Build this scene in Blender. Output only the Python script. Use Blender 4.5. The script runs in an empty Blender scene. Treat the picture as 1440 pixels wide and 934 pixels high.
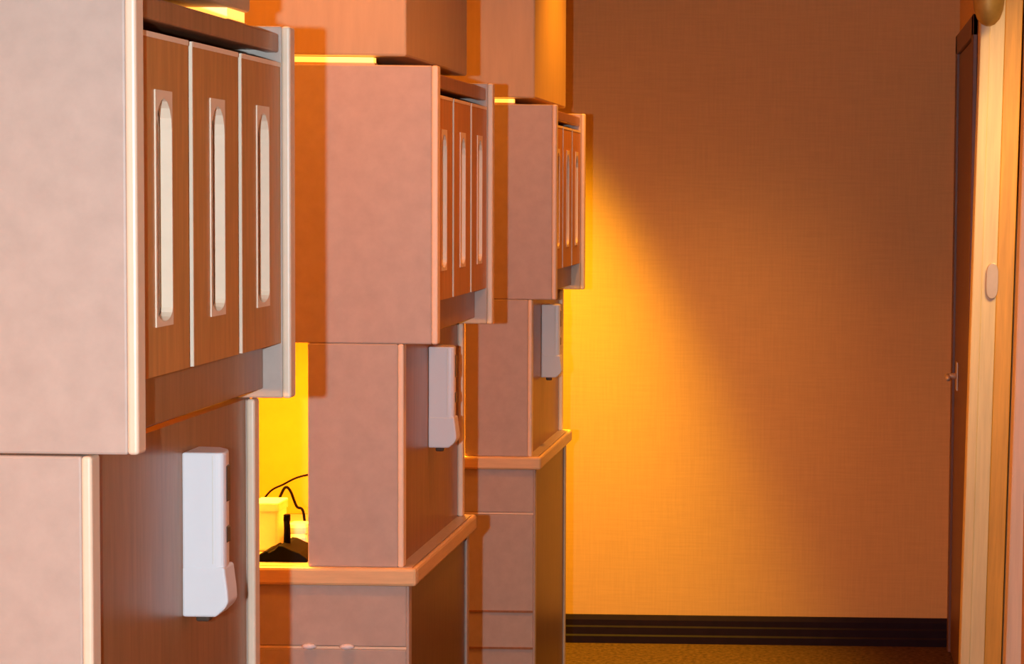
import bpy, bmesh, math, random
from mathutils import Vector, Matrix
random.seed(4)
SC = bpy.context.scene
COL = SC.collection

# ------------------------------------------------------------------ materials
def mat(name, base, rough=0.5, var=0.0, scale=20.0, stretch=(1, 1, 1), metallic=0.0, bump=0.0, bscale=200.0, spec=0.5, emit=None, estr=0.0, coat=0.0):
    m = bpy.data.materials.new(name); m.use_nodes = True
    nt = m.node_tree; b = nt.nodes['Principled BSDF']
    b.inputs['Roughness'].default_value = rough
    b.inputs['Metallic'].default_value = metallic
    b.inputs['Specular IOR Level'].default_value = spec
    b.inputs['Coat Weight'].default_value = coat
    b.inputs['Base Color'].default_value = (*base, 1)
    tc = nt.nodes.new('ShaderNodeTexCoord')
    mp = nt.nodes.new('ShaderNodeMapping'); mp.inputs['Scale'].default_value = stretch
    nt.links.new(tc.outputs['Object'], mp.inputs['Vector'])
    if var > 0:
        n = nt.nodes.new('ShaderNodeTexNoise'); n.inputs['Scale'].default_value = scale
        n.inputs['Detail'].default_value = 6; n.inputs['Roughness'].default_value = 0.6
        nt.links.new(mp.outputs['Vector'], n.inputs['Vector'])
        r = nt.nodes.new('ShaderNodeValToRGB')
        r.color_ramp.elements[0].position = 0.3; r.color_ramp.elements[1].position = 0.7
        r.color_ramp.elements[0].color = (*[c * (1 - var) for c in base], 1)
        r.color_ramp.elements[1].color = (*[min(1, c * (1 + var)) for c in base], 1)
        nt.links.new(n.outputs['Fac'], r.inputs['Fac'])
        nt.links.new(r.outputs['Color'], b.inputs['Base Color'])
    if bump > 0:
        n2 = nt.nodes.new('ShaderNodeTexNoise'); n2.inputs['Scale'].default_value = bscale
        nt.links.new(mp.outputs['Vector'], n2.inputs['Vector'])
        bp = nt.nodes.new('ShaderNodeBump'); bp.inputs['Strength'].default_value = bump; bp.inputs['Distance'].default_value = 0.002
        nt.links.new(n2.outputs['Fac'], bp.inputs['Height'])
        nt.links.new(bp.outputs['Normal'], b.inputs['Normal'])
    if emit:
        b.inputs['Emission Color'].default_value = (*emit, 1)
        b.inputs['Emission Strength'].default_value = estr
    return m

def weave_mat(name, base):
    """woven wall covering: fine vertical and horizontal threads"""
    m = mat(name, base, 0.75, spec=0.2)
    nt = m.node_tree; b = nt.nodes['Principled BSDF']
    tc = nt.nodes.new('ShaderNodeTexCoord')
    outs = []
    for sc in ((150, 150, 7), (8, 8, 150)):
        mp = nt.nodes.new('ShaderNodeMapping'); mp.inputs['Scale'].default_value = sc
        nt.links.new(tc.outputs['Object'], mp.inputs['Vector'])
        n = nt.nodes.new('ShaderNodeTexNoise'); n.inputs['Scale'].default_value = 1.0; n.inputs['Detail'].default_value = 3
        nt.links.new(mp.outputs['Vector'], n.inputs['Vector']); outs.append(n.outputs['Fac'])
    ad = nt.nodes.new('ShaderNodeMath'); ad.operation = 'ADD'
    nt.links.new(outs[0], ad.inputs[0]); nt.links.new(outs[1], ad.inputs[1])
    r = nt.nodes.new('ShaderNodeMapRange'); r.inputs['From Min'].default_value = 0.7; r.inputs['From Max'].default_value = 1.3
    nt.links.new(ad.outputs[0], r.inputs['Value'])
    mx = nt.nodes.new('ShaderNodeMix'); mx.data_type = 'RGBA'
    mx.inputs[6].default_value = (*[c * 0.95 for c in base], 1); mx.inputs[7].default_value = (*[c * 1.05 for c in base], 1)
    nt.links.new(r.outputs['Result'], mx.inputs[0]); nt.links.new(mx.outputs[2], b.inputs['Base Color'])
    bp = nt.nodes.new('ShaderNodeBump'); bp.inputs['Strength'].default_value = 0.12; bp.inputs['Distance'].default_value = 0.002
    nt.links.new(ad.outputs[0], bp.inputs['Height']); nt.links.new(bp.outputs['Normal'], b.inputs['Normal'])
    return m

M = dict(
    laminate=mat('pale mottled laminate', (.56, .465, .39), .42, .07, 28),
    brown=mat('brown wood grain laminate', (.36, .17, .08), .33, .16, 9, (9, 9, .8)),
    door=mat('brown door laminate', (.60, .285, .085), .45, .14, 10, (9, 9, .8)),
    edge=mat('cream edge banding', (.97, .80, .59), .35, .03, 40),
    maple=mat('maple nosing', (.88, .62, .32), .4, .08, 12, (1, 1, 8)),
    pillar=mat('tan painted board', (.60, .46, .27), .5, .06, 10, (4, 4, .6)),
    chrome=mat('pale satin metal', (.95, .93, .90), .28, .02, 60, metallic=.05),
    dark=mat('shadow gap black', (.03, .015, .01), .6, .1, 30),
    white=mat('white plastic', (.95, .95, .95), .3, .01, 30),
    window=mat('smoked plastic window', (.10, .07, .05), .2, .1, 30),
    black=mat('black plastic', (.004, .004, .005), .7, .1, 40, spec=.06),
    paper=mat('white paper', (.88, .86, .80), .7, .03, 30),
    wall=weave_mat('woven wall covering', (.67, .375, .16)),
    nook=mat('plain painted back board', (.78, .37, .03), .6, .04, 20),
    ceiling=mat('white ceiling paint', (.8, .76, .7), .8, .03, 30),
    brown_shade=mat('brown laminate in shade', (.20, .10, .045), .35, .16, 9, (9, 9, .8)),  # brown laminate again, darkened to hold the dim light on the base fronts
    base=mat('dark vinyl baseboard', (.016, .007, .014), .6, .15, 20, spec=.08),
    carpet=mat('golden brown carpet', (.075, .034, .023), .95, .55, 60, bump=.8, bscale=300, spec=.1),
    wood=mat('honey wood', (.80, .62, .42), .4, .10, 6, (10, 10, .6)),
    wood2=mat('orange stained wood', (.72, .36, .07), .4, .16, 6, (10, 10, .6)),
    reddoor=mat('dark red brown door', (.16, .06, .035), .45, .14, 6, (10, 10, .6)),
    bronze=mat('aged bronze', (.42, .26, .08), .45, .12, 30, metallic=.4),
    hinge=mat('dull pink brass', (.62, .45, .36), .4, .06, 30, metallic=.3),
    glow=mat('lit wall glow', (.9, .8, .6), .5, emit=(1, .36, .05), estr=2.3),  # self-lit colour in place of a lamplit wall
)

# ------------------------------------------------------------------ mesh helpers
def new_bm(): return bmesh.new()

def box(bm, x0, x1, y0, y1, z0, z1, bev=0.0, seg=2):
    t = bmesh.new()
    bmesh.ops.create_cube(t, size=1)
    for v in t.verts:
        v.co = Vector(((x0 + x1) / 2 + v.co.x * (x1 - x0), (y0 + y1) / 2 + v.co.y * (y1 - y0), (z0 + z1) / 2 + v.co.z * (z1 - z0)))
    if bev > 0:
        bmesh.ops.bevel(t, geom=t.edges[:], offset=bev, segments=seg, profile=0.5, affect='EDGES', clamp_overlap=True)
    join(bm, t)

def join(bm, t):
    me = bpy.data.meshes.new('tmp'); t.to_mesh(me); t.free()
    bm.from_mesh(me); bpy.data.meshes.remove(me)

def extrude_poly(bm, pts, axis, a, b, bev=0.0):
    """pts: 2-D outline, extruded along axis from a to b.  axis 'z': (x,y); 'y': (x,z); 'x': (y,z)"""
    t = bmesh.new()
    def P(p, h):
        return {'z': (p[0], p[1], h), 'y': (p[0], h, p[1]), 'x': (h, p[0], p[1])}[axis]
    lo = [t.verts.new(P(p, a)) for p in pts]; hi = [t.verts.new(P(p, b)) for p in pts]
    n = len(pts)
    t.faces.new(lo); t.faces.new(list(reversed(hi)))
    for i in range(n):
        t.faces.new((lo[i], hi[i], hi[(i + 1) % n], lo[(i + 1) % n]))
    bmesh.ops.recalc_face_normals(t, faces=t.faces[:])
    if bev > 0:
        bmesh.ops.bevel(t, geom=t.edges[:], offset=bev, segments=2, profile=0.5, affect='EDGES', clamp_overlap=True)
    join(bm, t)

def ring(bm, a0, a1, b0, b1, i0, i1, j0, j1, x0, x1, n=8):
    """plate in the y-z plane with a slot of rounded ends cut through it"""
    t = bmesh.new()
    r = (i1 - i0) / 2; c = (i0 + i1) / 2
    inner = [(c + r * math.cos(math.pi * k / n), j1 - r * 1.2 + r * 1.2 * math.sin(math.pi * k / n)) for k in range(n + 1)]
    inner += [(c - r * math.cos(math.pi * k / n), j0 + r * .5 - r * .5 * math.sin(math.pi * k / n)) for k in range(n + 1)]
    h = n // 2
    outer = [(a1, b1)] * h + [((a0 + a1) / 2, b1)] + [(a0, b1)] * h + [(a0, b0)] * h + [((a0 + a1) / 2, b0)] + [(a1, b0)] * h
    N = len(inner)
    IF = [t.verts.new((x1, *p)) for p in inner]; IB = [t.verts.new((x0, *p)) for p in inner]
    OF = [t.verts.new((x1, *p)) for p in outer]; OB = [t.verts.new((x0, *p)) for p in outer]
    for i in range(N):
        k = (i + 1) % N
        t.faces.new((OF[i], OF[k], IF[k], IF[i])); t.faces.new((OB[i], IB[i], IB[k], OB[k]))
        t.faces.new((IF[i], IF[k], IB[k], IB[i])); t.faces.new((OF[i], OB[i], OB[k], OF[k]))
    bmesh.ops.remove_doubles(t, verts=t.verts[:], dist=1e-6)
    bmesh.ops.dissolve_degenerate(t, edges=t.edges[:], dist=1e-6)
    bmesh.ops.recalc_face_normals(t, faces=t.faces[:])
    join(bm, t)

def tube(bm, pts, r, n=8):
    """round tube along a polyline"""
    t = bmesh.new(); rings = []
    pts = [Vector(p) for p in pts]
    for i, p in enumerate(pts):
        d = (pts[min(i + 1, len(pts) - 1)] - pts[max(i - 1, 0)]).normalized()
        u = d.orthogonal().normalized() if i == 0 else (u - d * u.dot(d)).normalized()
        w = d.cross(u)
        rr = r[i] if isinstance(r, (list, tuple)) else r
        rings.append([t.verts.new(p + (u * math.cos(2 * math.pi * k / n) + w * math.sin(2 * math.pi * k / n)) * rr) for k in range(n)])
    for a, b in zip(rings, rings[1:]):
        for k in range(n):
            t.faces.new((a[k], a[(k + 1) % n], b[(k + 1) % n], b[k]))
    t.faces.new(list(reversed(rings[0]))); t.faces.new(rings[-1])
    bmesh.ops.recalc_face_normals(t, faces=t.faces[:])
    for f in t.faces: f.smooth = True
    join(bm, t)

def obj(name, bm, m, parent=None, loc=(0, 0, 0), smooth=False):
    me = bpy.data.meshes.new(name)
    bmesh.ops.recalc_face_normals(bm, faces=bm.faces[:])
    if smooth:
        for f in bm.faces: f.smooth = True
    bm.to_mesh(me); bm.free()
    me.materials.append(m)
    o = bpy.data.objects.new(name, me); COL.objects.link(o)
    o.location = loc
    if parent: o.parent = parent
    return o

def thing(name, label, cat, loc=(0, 0, 0), group=None):
    o = bpy.data.objects.new(name, None); COL.objects.link(o)
    o.empty_display_size = .1
    o.location = loc; o['label'] = label; o['category'] = cat
    if group: o['group'] = group
    return o

def tag(o, label, cat, group=None):
    o['label'] = label; o['category'] = cat
    if group: o['group'] = group
    return o

def struct(o):
    o['kind'] = 'structure'; return o

def dup(root, loc, label):
    r = root.copy(); COL.objects.link(r); r.location = loc; r['label'] = label
    for ch in list(root.children):
        c = ch.copy(); COL.objects.link(c); c.parent = r
        for g in list(ch.children):
            d = g.copy(); COL.objects.link(d); d.parent = c
    return r

def part(name, m, parent, *boxes, bev=0.0, smooth=False):
    bm = new_bm()
    for b in boxes: box(bm, *b, bev=bev)
    return obj(name, bm, m, parent, smooth=smooth)

# ------------------------------------------------------------------ dimensions (metres, camera at x=0 y=0)
E = 1.645                     # eye height
YN = [2.545, 4.48, 6.40]       # near face of each bay
L = .75                       # length of a bay along the corridor
XW = -1.42                    # left wall
XE = .447                     # right wall
YE = 8.26                     # end wall
CZ = 2.75                     # ceiling
XU, XM, XB, XC = -.778, -.845, -.834, -.818   # fronts: upper cabinet, divider, base, counter
ZT, ZB, ZC = 1.890, 1.342, .897

# ------------------------------------------------------------------ the setting
def st(name, m, *boxes, bev=0.0):
    return struct(part(name, m, None, *boxes, bev=bev))
st('floor', M['carpet'], (XW - .1, 2.2, -1.5, YE + .1, -.1, 0))
st('ceiling', M['ceiling'], (XW - .1, 2.2, -1.5, YE + .1, CZ, CZ + .1))
st('wall_left', M['wall'], (XW - .1, XW, -1.5, YE + .1, 0, CZ))
st('wall_end', M['wall'], (XW, 2.2, YE, YE + .1, 0, CZ))
DOY0, DOY1 = 5.30, 6.93       # opening of the near door on the right
D2Y0, D2Y1 = 7.26, 8.14       # far door on the right
DH = 2.15
DT = 2.45
bm = new_bm()
box(bm, XE, XE + .12, -1.5, DOY0 - .08, 0, CZ)
box(bm, XE, XE + .12, DOY0 - .08, DOY1 + .10, DT + .08, CZ)
box(bm, XE, XE + .12, DOY1 + .10, YE, 0, CZ)
struct(obj('wall_right', bm, M['wall']))
st('wall_side_room', M['wall'], (2.1, 2.2, -1.5, YE, 0, CZ))

def baseboard(name, pts, axis, a, b):
    bm = new_bm(); extrude_poly(bm, pts, axis, a, b)
    return struct(obj(name, bm, M['base']))
prof = [(0, 0), (-.020, 0), (-.020, .026), (-.015, .032), (-.015, .058), (-.011, .064), (-.011, .085), (-.005, .101), (0, .103)]
baseboard('baseboard_end', [(YE + p[0], p[1]) for p in prof], 'x', XW, XE)
baseboard('baseboard_right', [(XE + p[0] * .6, p[1]) for p in prof], 'y', D2Y1 + .07, YE - .021)

# far door on the right wall
d2 = struct(part('door_2', M['reddoor'], None, (XE - .006, XE + .03, D2Y0, D2Y1, .01, DH), bev=.003))
part('door_casing', M['reddoor'], d2, (XE - .016, XE, D2Y0 - .07, D2Y0 - .002, 0, DH + .07), (XE - .016, XE, D2Y1 + .002, D2Y1 + .07, 0, DH + .07),
     (XE - .016, XE, D2Y0 - .07, D2Y1 + .07, DH + .002, DH + .07), bev=.003)
bm = new_bm()
box(bm, XE - .012, XE - .006, 7.90, 7.96, .97, 1.07, bev=.002)
tube(bm, [(XE - .008, 7.93, 1.02), (XE - .035, 7.93, 1.02), (XE - .043, 7.925, 1.02), (XE - .045, 7.90, 1.02), (XE - .045, 7.82, 1.018)], [.011, .010, .010, .009, .008], 10)
h = obj('door_handle', bm, M['hinge'], d2); h['label'] = 'pale metal lever handle'

# near door on the right: frame and leaf standing open into the side room
d1 = struct(part('door_1', M['wood'], None, (XE + .125, 1.30, DOY1 - .012, DOY1 + .032, .01, DT), bev=.003))
TILT = .012
d1.rotation_euler.y = .0165; d1.location.x = -1.9 * .0165
fr = part('door_frame', M['wood'], d1,
     (XE - .014, XE + .016, DOY1 - .018, DOY1 + .075, 0, DT + .07), bev=.004)
part('door_jamb', M['wood'], d1, (XE + .012, XE + .060, DOY1 - .012, DOY1 + .09, 0, DT + .03), bev=.003)
part('door_stop', M['wood2'], d1, (XE + .0605, XE + .113, DOY1 - .004, DOY1 + .09, 0, DT + .03), bev=.003)
part('door_frame', M['wood'], d1, (XE - .014, XE + .13, DOY0 - .08, DOY0, 0, DT + .07), bev=.004)
part('door_frame', M['wood'], d1, (XE - .014, XE + .13, DOY0, DOY1 - .018, DT + .002, DT + .07), bev=.004)
bm = new_bm()
extrude_poly(bm, [(XE + .046 + .019 * math.cos(a) * (1 if abs(math.cos(a)) < .9 else 1), 1.40 + .055 * (abs(math.sin(a)) ** .5) * (1 if math.sin(a) > 0 else -1)) for a in [2 * math.pi * k / 24 for k in range(24)]], 'y', DOY1 - .022, DOY1 - .010, bev=.002)
h = obj('hinge', bm, M['hinge'], d1); h['label'] = 'dull pinkish metal hinge leaf'

# ------------------------------------------------------------------ upper cabinet (built in local coordinates, near face at y=0)
def make_upper():
    t = thing('wall_cabinet', '', 'cabinet', (0, YN[0], ZB), 'overhead cabinets along the corridor')
    H = ZT - ZB
    PT = .030
    fx = XU
    for y0 in (0, L - PT):
        e = part('end_panel', M['laminate'], t, (XW + .002, fx - .012, y0, y0 + PT, 0, H), bev=.003)
        e['label'] = 'pale mottled end panel'
        bm = new_bm(); box(bm, fx - .0125, fx, y0 - .0008, y0 + PT + .0008, 0, H, bev=.004, seg=3)
        b = obj('edge_band', bm, M['edge'], e)
    part('top_panel', M['brown'], t, (XW + .002, fx - .04, PT, L - PT, H - .035, H - .017))
    part('bottom_panel', M['brown'], t, (XW + .002, fx - .065, PT, L - PT, .085, .105))
    part('back_panel', M['brown'], t, (XW + .002, XW + .014, PT, L - PT, .105, H - .035))
    part('top_rail', M['brown'], t, (fx - .036, fx - .016, PT, L - PT, 1.851 - ZB, 1.879 - ZB), bev=.003)
    part('valance', M['brown'], t, (fx - .060, fx - .040, PT, L - PT, 1.356 - ZB, 1.424 - ZB), bev=.002)
    # doors
    g = .016
    w = (L - PT - .022) / 3
    z0, z1 = 1.424 - ZB, 1.836 - ZB
    s0, s1 = 1.484 - ZB, 1.768 - ZB
    dx0, dx1 = fx - .034, fx - .014
    for k in range(3):
        a, b = .022 + k * w + (g if k else .010), .022 + (k + 1) * w - .001
        c = (a + b) / 2; sa, sb = c - .028, c + .038
        bm = new_bm()
        box(bm, dx0, dx1, a, sa, z0, z1); box(bm, dx0, dx1, sb, b, z0, z1)
        box(bm, dx0, dx1, sa, sb, z0, s0); box(bm, dx0, dx1, sa, sb, s1, z1)
        d = obj('door', bm, M['door'], t)
        # cream edging round the door and round the slot
        part('edge_band', M['edge'], d, (dx0, dx1 + .0008, a - .0012, a + .002, z0, z1), (dx0, dx1 + .0010, a + .002, b, z1 - .006, z1 + .0006))
        # slot with rounded ends: cream lip, bright cut edge, pale metal cup behind it
        bm = new_bm()
        ring(bm, sa - .001, sb + .001, s0 - .001, s1 + .001, sa + .003, sb - .002, s0 + .005, s1 - .009, dx1 - .012, dx1 + .0016)
        obj('slot_frame', bm, M['edge'], d)
        bm = new_bm()
        ring(bm, sa, sb, s0, s1, sa + .004, sb - .004, s0 + .004, s1 - .018, dx1 - .034, dx1 - .0135)
        box(bm, dx1 - .036, dx1 - .034, sa, sb, s0, s1)
        p = obj('pull_cup', bm, M['chrome'], d); p['label'] = 'pale metal finger cup behind the slot'
    return t

u0 = make_upper()
u0['label'] = 'nearest pale grey overhead cabinet with three slotted doors'
_u = dup(u0, (0, YN[1], ZB), 'middle overhead cabinet with pinkish end panel, above the countertop with black desk device')
dup(u0, (0, YN[2], ZB), 'farthest and smallest overhead cabinet, beside the glowing end wall')

u0.scale.z = .972; u0.location.z = ZB + .002

# ------------------------------------------------------------------ divider standing on the counter
def make_divider():
    t = thing('divider_column', '', 'divider', (0, YN[0], ZC), 'narrow dividers between counter and overhead cabinet')
    h = ZB - ZC
    xl = -1.035
    for y0, pt in ((0, .03), (L - .028, .028)):
        e = part('end_panel', M['laminate'], t, (xl, XM - .0115, y0, y0 + pt, 0, h), bev=.003)
        bm = new_bm(); box(bm, XM - .012, XM, y0 - .0008, y0 + pt + .0008, 0, h, bev=.004, seg=3)
        obj('edge_band', bm, M['edge'], e)
    p = part('side_panel', M['brown'], t, (XM - .032, XM - .013, .03, L - .028, 0, h))
    p['label'] = 'brown panel facing the corridor'
    part('inner_panel', M['nook'], t, (xl, xl + .016, .03, L - .028, 0, h))
    return t
v0 = make_divider()
v0.location.x = .014
v0['label'] = 'nearest grey divider under the largest overhead cabinet, with white dispenser'
dup(v0, (0, YN[1], ZC), 'middle pinkish divider standing on the countertop with black desk device')
dup(v0, (0, YN[2], ZC), 'farthest divider under the smallest overhead cabinet')

# board closing the far end of each desk niche
def make_board():
    bm = new_bm(); box(bm, XW + .003, -1.037, L - .02, L - .002, 0, ZB - ZC - .001, bev=.002)
    return tag(obj('back_board', bm, M['nook'], None, (0, YN[0], ZC)), '', 'board', 'boards closing the desk niches')
b0 = make_board()
b0['label'] = 'yellow lit board closing the niche behind the nearest divider'
dup(b0, (0, YN[1], ZC), 'bright yellow board behind the black desk device and cables')
dup(b0, (0, YN[2], ZC), 'yellow board closing the niche behind the farthest divider')

# ------------------------------------------------------------------ countertops
def make_counter():
    t = thing('countertop', '', 'countertop', (0, YN[0], ZC - .036), 'countertops on the base cabinets')
    s = part('slab', M['laminate'], t, (XW + .002, XC - .012, .008, L - .008, 0, .036))
    bm = new_bm()
    box(bm, XW + .002, XC, -.012, .008, 0, .0362, bev=.006)
    box(bm, XC - .012, XC, .004, L + .012, 0, .0362, bev=.006)
    box(bm, XW + .002, XC, L - .008, L + .012, 0, .0362, bev=.006)
    n = obj('nosing', bm, M['maple'], t); n['label'] = 'rounded maple edge'
    return t
c0 = make_counter()
c0['label'] = 'nearest countertop with maple edge under the largest grey divider'
dup(c0, (0, YN[1], ZC - .036), 'middle countertop with maple edge, carrying the black desk device')
dup(c0, (0, YN[2], ZC - .036), 'farthest countertop with maple edge, next to the end wall')

# ------------------------------------------------------------------ base cabinets
def make_base():
    t = thing('base_cabinet', '', 'cabinet', (0, YN[0], 0), 'base cabinets under the counters')
    h = ZC - .036
    zs = .735
    for y0 in (0, L - .03):
        e = part('end_panel', M['laminate'], t, (XW + .002, XB - .006, y0, y0 + .03, .0, zs - .003), (XW + .002, XB - .006, y0, y0 + .03, zs + .003, h), bev=.002)
        bm = new_bm(); box(bm, XB - .0065, XB, y0 - .0008, y0 + .0305, 0, h, bev=.003)
        obj('edge_band', bm, M['laminate'], e)
        part('seam_strip', M['edge'], e, (XW + .002, XB - .006, y0 + .0005, y0 + .0295, zs - .0025, zs + .0025))
    part('cabinet_door', M['brown_shade'], t, (XB - .024, XB - .004, .032, L * .80, .10, h - .004), bev=.002)
    part('filler', M['brown_shade'], t, (XB - .022, XB - .006, L * .80 + .003, L - .031, .10, h - .004), bev=.002)
    part('toe_kick', M['base'], t, (XB - .06, XB - .045, .03, L - .03, 0, .10))
    return t
k0 = make_base()
k0['label'] = 'nearest base cabinet below the countertop of the largest divider'
k1 = dup(k0, (0, YN[1], 0), 'middle base cabinet with pale seam and two small bright knobs')
k2 = dup(k0, (0, YN[2], 0), 'farthest base cabinet, its panel crossed by thin seams, at the end wall')
for px in (-1.031, -.956):
    bm = new_bm(); tube(bm, [(px - .014, -.007, .738), (px - .008, -.010, .739), (px, -.011, .739), (px + .008, -.010, .739), (px + .014, -.007, .738)], [.002, .005, .006, .005, .002], 10)
    box(bm, px - .005, px + .005, -.007, .001, .735, .742)
    o = obj('knob', bm, M['white'], k1); o['label'] = 'small bright knob on the seam'
for z in (.455, .350):
    bm = new_bm(); box(bm, XW + .004, XB - .006, -.0035, .001, z - .003, z + .003)
    obj('seam_strip', bm, M['brown'], k2)

# ------------------------------------------------------------------ boxed pillars rising from the cabinets to the ceiling
def make_pillar():
    t = thing('boxed_pillar', '', 'pillar', (0, YN[0], ZT), 'boxed pillars above the overhead cabinets')
    g = .017; h = CZ - ZT
    bm = new_bm(); box(bm, XW + .002, XM + .004, .004, L - .004, g, h, bev=.005)
    obj('casing', bm, M['pillar'], t)
    part('foot', M['maple'], t, (XW + .002, XM - .30, .10, L - .30, -.017, g))
    return t
p0 = make_pillar()
p0['label'] = 'boxed pillar above the nearest overhead cabinet, cut by the photo top'
dup(p0, (0, YN[1], ZT), 'orange lit boxed pillar above the middle overhead cabinet')
dup(p0, (0, YN[2], ZT), 'boxed pillar with a bright orange streak above the farthest cabinet')
p0.location.z = ZT - .0105

def strip(loc, x0, x1, y0, y1, label, z0=.0, z1=.0145):  # glowing bar added for the lit wall showing through the gap
    t = thing('glow_strip', label, 'glow strip', loc, 'added slim glow bars on top of the overhead cabinets')
    part('glow_bar', M['glow'], t, (x0, x1, y0, y1, z0 + .004, z1))
    part('tray', M['maple'], t, (x0 - .002, x1 + .002, y0, y1 + .004, z0, z0 + .0038))
    return t
strip((0, YN[0], ZT), -1.10, XM - .004, L - .10, L - .006, 'added glow strip on the far end of the nearest overhead cabinet', z0=-.0125)
strip((0, YN[1], ZT), XW + .1, -.905, .004, .03, 'added yellow glow strip along the top edge of the middle cabinet')
strip((0, YN[2], ZT), XW + .1, -.900, .004, .03, 'short added glow strip along the top edge of the farthest cabinet')

# ------------------------------------------------------------------ white dispensers
def make_dispenser():
    t = thing('dispenser', '', 'dispenser', (XM + .000, YN[0] + .40, 1.085), 'white dispensers on the dividers')
    # plan outline: x out of the wall, y along the corridor
    bm = new_bm()
    plan = [(.0005, .0), (.048, .0), (.054, .003), (.0555, .012), (.0535, .032), (.048, .052), (.034, .070), (.0005, .076)]
    extrude_poly(bm, plan, 'z', .034, .216, bev=.003)
    obj('body', bm, M['white'], t)
    # flared push bar with chamfered underside, profile (x,z)
    bm = new_bm()
    prof = [(.0005, .0), (.044, .0), (.056, .011), (.0605, .019), (.0595, .034), (.0555, .066), (.0005, .066)]
    extrude_poly(bm, prof, 'y', -.0012, .048, bev=.003)
    obj('push_bar', bm, M['white'], t)
    for z0, z1 in ((.150, .198), (.096, .118)):
        bm = new_bm(); box(bm, .050, .0565, .012, .030, z0, z1, bev=.002)
        obj('window', bm, M['window'], t)
    bm = new_bm(); box(bm, .040, .0415, -.0008, .004, .070, .212)
    obj('seam', bm, M['paper'], t)
    bm = new_bm(); box(bm, .012, .030, .02, .04, -.010, .004, bev=.003)
    obj('nozzle', bm, M['window'], t)
    return t
s0_ = make_dispenser()
s0_['label'] = 'largest white wall dispenser, on the nearest divider'
dup(s0_, (XM - .013, YN[1] + .345, 1.098), 'white wall dispenser with flared foot on the middle divider')
dup(s0_, (XM - .013, YN[2] + .30, 1.098), 'smallest white wall dispenser, next to the glowing end wall')

# ------------------------------------------------------------------ things on the middle countertop
Y2 = YN[1]
bm = new_bm()
dev = thing('desk_device', 'low black desk device with an upright post on the middle countertop', 'desk device', (-1.10, Y2 + .05, ZC))
pr = [(-.052, 0), (.052, 0), (.050, .008), (.036, .018), (.018, .025), (.004, .032), (-.006, .033), (-.014, .024), (-.026, .018), (-.030, .022), (-.034, .020), (-.040, .016), (-.050, .012)]
extrude_poly(bm, pr, 'y', 0, .12, bev=.002)
obj('base', bm, M['black'], dev)
bm = new_bm(); tube(bm, [(.0, .05, .028), (.0, .05, .06), (-.001, .05, .088)], [.007, .0065, .006], 12); box(bm, -.0065, .006, .044, .056, .075, .090, bev=.002)
obj('post', bm, M['black'], dev)
bm = new_bm(); box(bm, -1.192, -1.138, Y2 + .18, Y2 + .26, ZC, ZC + .100, bev=.006)
o = obj('carton', bm, M['paper'], dev and None); tag(o, 'pale box glowing in yellow light behind the black desk device', 'box')
lid = part('lid', M['paper'], o, (-1.194, -1.136, Y2 + .178, Y2 + .262, ZC + .082, ZC + .102), bev=.003)
bm = new_bm(); box(bm, -1.130, -1.082, Y2 + .19, Y2 + .25, ZC, ZC + .035, bev=.008)
box(bm, -1.126, -1.083, Y2 + .195, Y2 + .245, ZC + .033, ZC + .056, bev=.008)
o = obj('white_pack', bm, M['paper']); tag(o, 'small white pack beside the post of the desk device', 'pack')
def arc(pts, n=10):
    P = [Vector(p) for p in pts]; out = []
    P = [P[0]] + P + [P[-1]]
    for i in range(1, len(P) - 2):
        for k in range(n):
            u = k / n; a, b, c, d = P[i - 1:i + 3]
            out.append(.5 * ((2 * b) + (c - a) * u + (2 * a - 5 * b + 4 * c - d) * u * u + (3 * b - a - 3 * c + d) * u ** 3))
    out.append(P[-2]); return out
bm = new_bm(); yy = Y2 + .30
tube(bm, arc([(-1.225, yy, ZC + .004), (-1.208, yy, ZC + .07), (-1.185, yy, ZC + .108), (-1.155, yy, ZC + .125), (-1.125, yy, ZC + .14), (-1.09, yy + .03, ZC + .146), (-1.060, yy + .08, ZC + .146)]), .0022, 8)
o = obj('cable', bm, M['black']); tag(o, 'thin dark cable rising in a long arc across the yellow board', 'cable')
bm = new_bm(); yy = Y2 + .275
tube(bm, arc([(-1.168, yy, ZC + .0032), (-1.164, yy, ZC + .075), (-1.152, yy, ZC + .112), (-1.143, yy, ZC + .122), (-1.134, yy, ZC + .112), (-1.122, yy, ZC + .082), (-1.108, yy, ZC + .07), (-1.102, yy, ZC + .0032)]), .003, 8)
o = obj('cable', bm, M['black']); tag(o, 'thicker dark cable looped in a peak behind the white pack', 'cable')

# bronze fitting at the top of the near door frame
bm = new_bm()
ft = thing('wall_fitting', 'bronze fitting with rounded underside at the top of the door frame', 'fitting', (XE + .008, DOY1 - .09, 2.155))
n = 14
pts = [(0, 0, .25), (0, 0, .14), (0, 0, .09), (0, 0, .05), (0, 0, .022), (0, 0, .006), (0, 0, 0)]
tube(bm, pts, [.050, .050, .049, .044, .034, .020, .006], 24)
obj('shade', bm, M['bronze'], ft)
part('bracket', M['bronze'], ft, (-.018, .012, .0, .070, .10, .16), bev=.004)

# ------------------------------------------------------------------ light
def light(name, kind, loc, energy, color, size=.05, target=None, angle=60, blend=.6):
    d = bpy.data.lights.new(name, kind); d.energy = energy; d.color = color
    d.shadow_soft_size = size
    if kind == 'SPOT': d.spot_size = math.radians(angle); d.spot_blend = blend
    o = bpy.data.objects.new(name, d); COL.objects.link(o); o.location = loc
    if target is not None:
        o.rotation_euler = (Vector(target) - Vector(loc)).to_track_quat('-Z', 'Y').to_euler()
    return o
ORANGE = (1, .36, .035)
light('camera_flash', 'SPOT', (-.17, -.02, E), 285, (.68, .85, .97), .015, (-.62, 4, E - .1), 62, .25)
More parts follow.
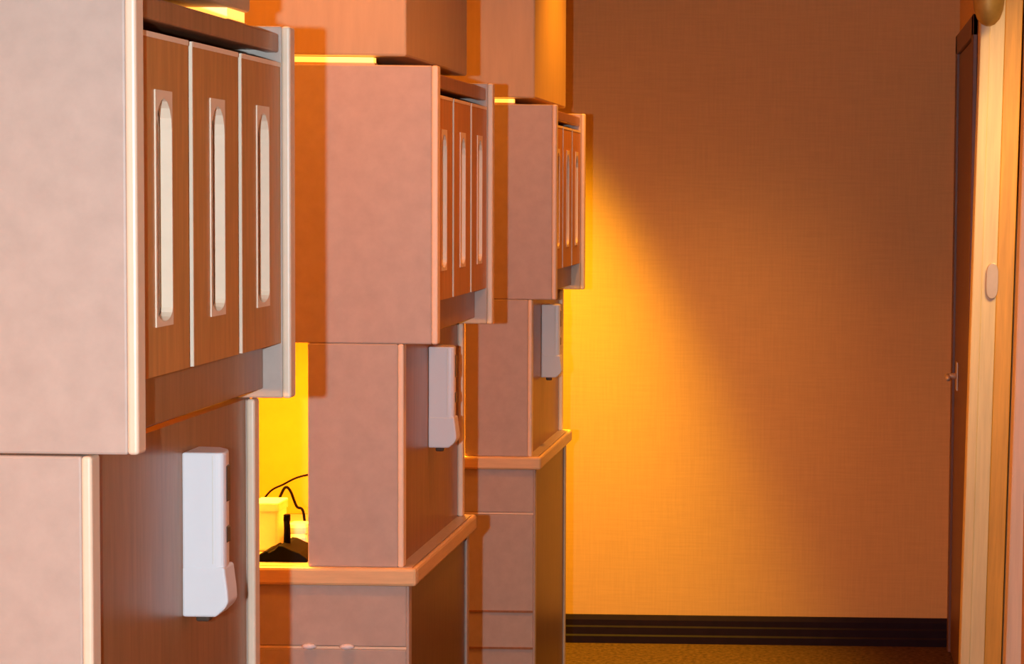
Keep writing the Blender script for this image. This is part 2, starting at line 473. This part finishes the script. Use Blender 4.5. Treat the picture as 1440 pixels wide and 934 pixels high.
# ceiling downlights in the gaps between the bays and in the hall, plus two added fill spots
light('downlight_end', 'SPOT', (-1.06, YE - .45, CZ - .03), 800, (1, .62, .01), .06, (-1.06, YE - .45, 0), 54, .8)
light('downlight_gap', 'SPOT', (-1.06, 5.58, CZ - .03), 36, (1, .27, .004), .06, (-1.06, 5.6, 0), 140, .7)
light('downlight_gap', 'SPOT', (-1.06, 3.62, CZ - .03), 47, (1, .27, .004), .06, (-1.06, 3.65, 0), 168, .5)
light('fill_near', 'SPOT', (-.95, 1.0, CZ - .03), 105, (1, .27, .004), .06, (-.95, 1.4, 0), 120, .8)  # unseen fill spot, added to warm the nearest end panel
light('downlight_hall', 'SPOT', (-.45, 6.85, CZ - .03), 84, (1, .32, .01), .06, (-.55, 6.85, 0), 110, .8)
light('downlight_hall', 'SPOT', (-.10, 4.6, CZ - .03), 43, (1, .28, .01), .08, (-.10, 4.6, 0), 120, .8)
light('frame_fill', 'SPOT', (.95, 5.85, 2.45), 130, (1, .60, .20), .35, (.50, 6.93, 1.2), 76, .6)  # added spot that brightens the near door frame
# under cabinet lamps in the desk niches
for y in YN:
    d = bpy.data.lights.new('niche_lamp', 'AREA'); d.shape = 'RECTANGLE'; d.size = .22; d.size_y = .38; d.energy = 19; d.color = (1, .42, .03)
    o = bpy.data.objects.new('niche_lamp', d); COL.objects.link(o); o.location = (-1.22, y + .21, ZB + .05)

w = bpy.data.worlds.new('world'); SC.world = w; w.use_nodes = True
bg = w.node_tree.nodes['Background']; bg.inputs['Color'].default_value = (1, .34, .05, 1); bg.inputs['Strength'].default_value = .5

# ------------------------------------------------------------------ camera
F = 3200.0
cd = bpy.data.cameras.new('camera'); co = bpy.data.objects.new('camera', cd); COL.objects.link(co)
cd.sensor_fit = 'HORIZONTAL'; cd.sensor_width = 36; cd.lens = 36 * F / 1440
cd.shift_x = (720 - 1170) / 1440; cd.shift_y = 7 / 1440
pitch = math.atan(199 / F); roll = .012
fw = Vector((0, math.cos(pitch), -math.sin(pitch))); rt = Vector((1, 0, 0)); up = rt.cross(fw)
mtx = Matrix((rt, up, -fw)).transposed() @ Matrix.Rotation(roll, 3, 'Z')
co.matrix_world = Matrix.Translation((0, 0, E)) @ mtx.to_4x4()
cd.clip_start = .05
SC.camera = co
SC.view_settings.view_transform = 'Standard'; SC.view_settings.look = 'None'
SC.view_settings.exposure = 0; SC.view_settings.gamma = 1; SC.view_settings.use_curve_mapping = False
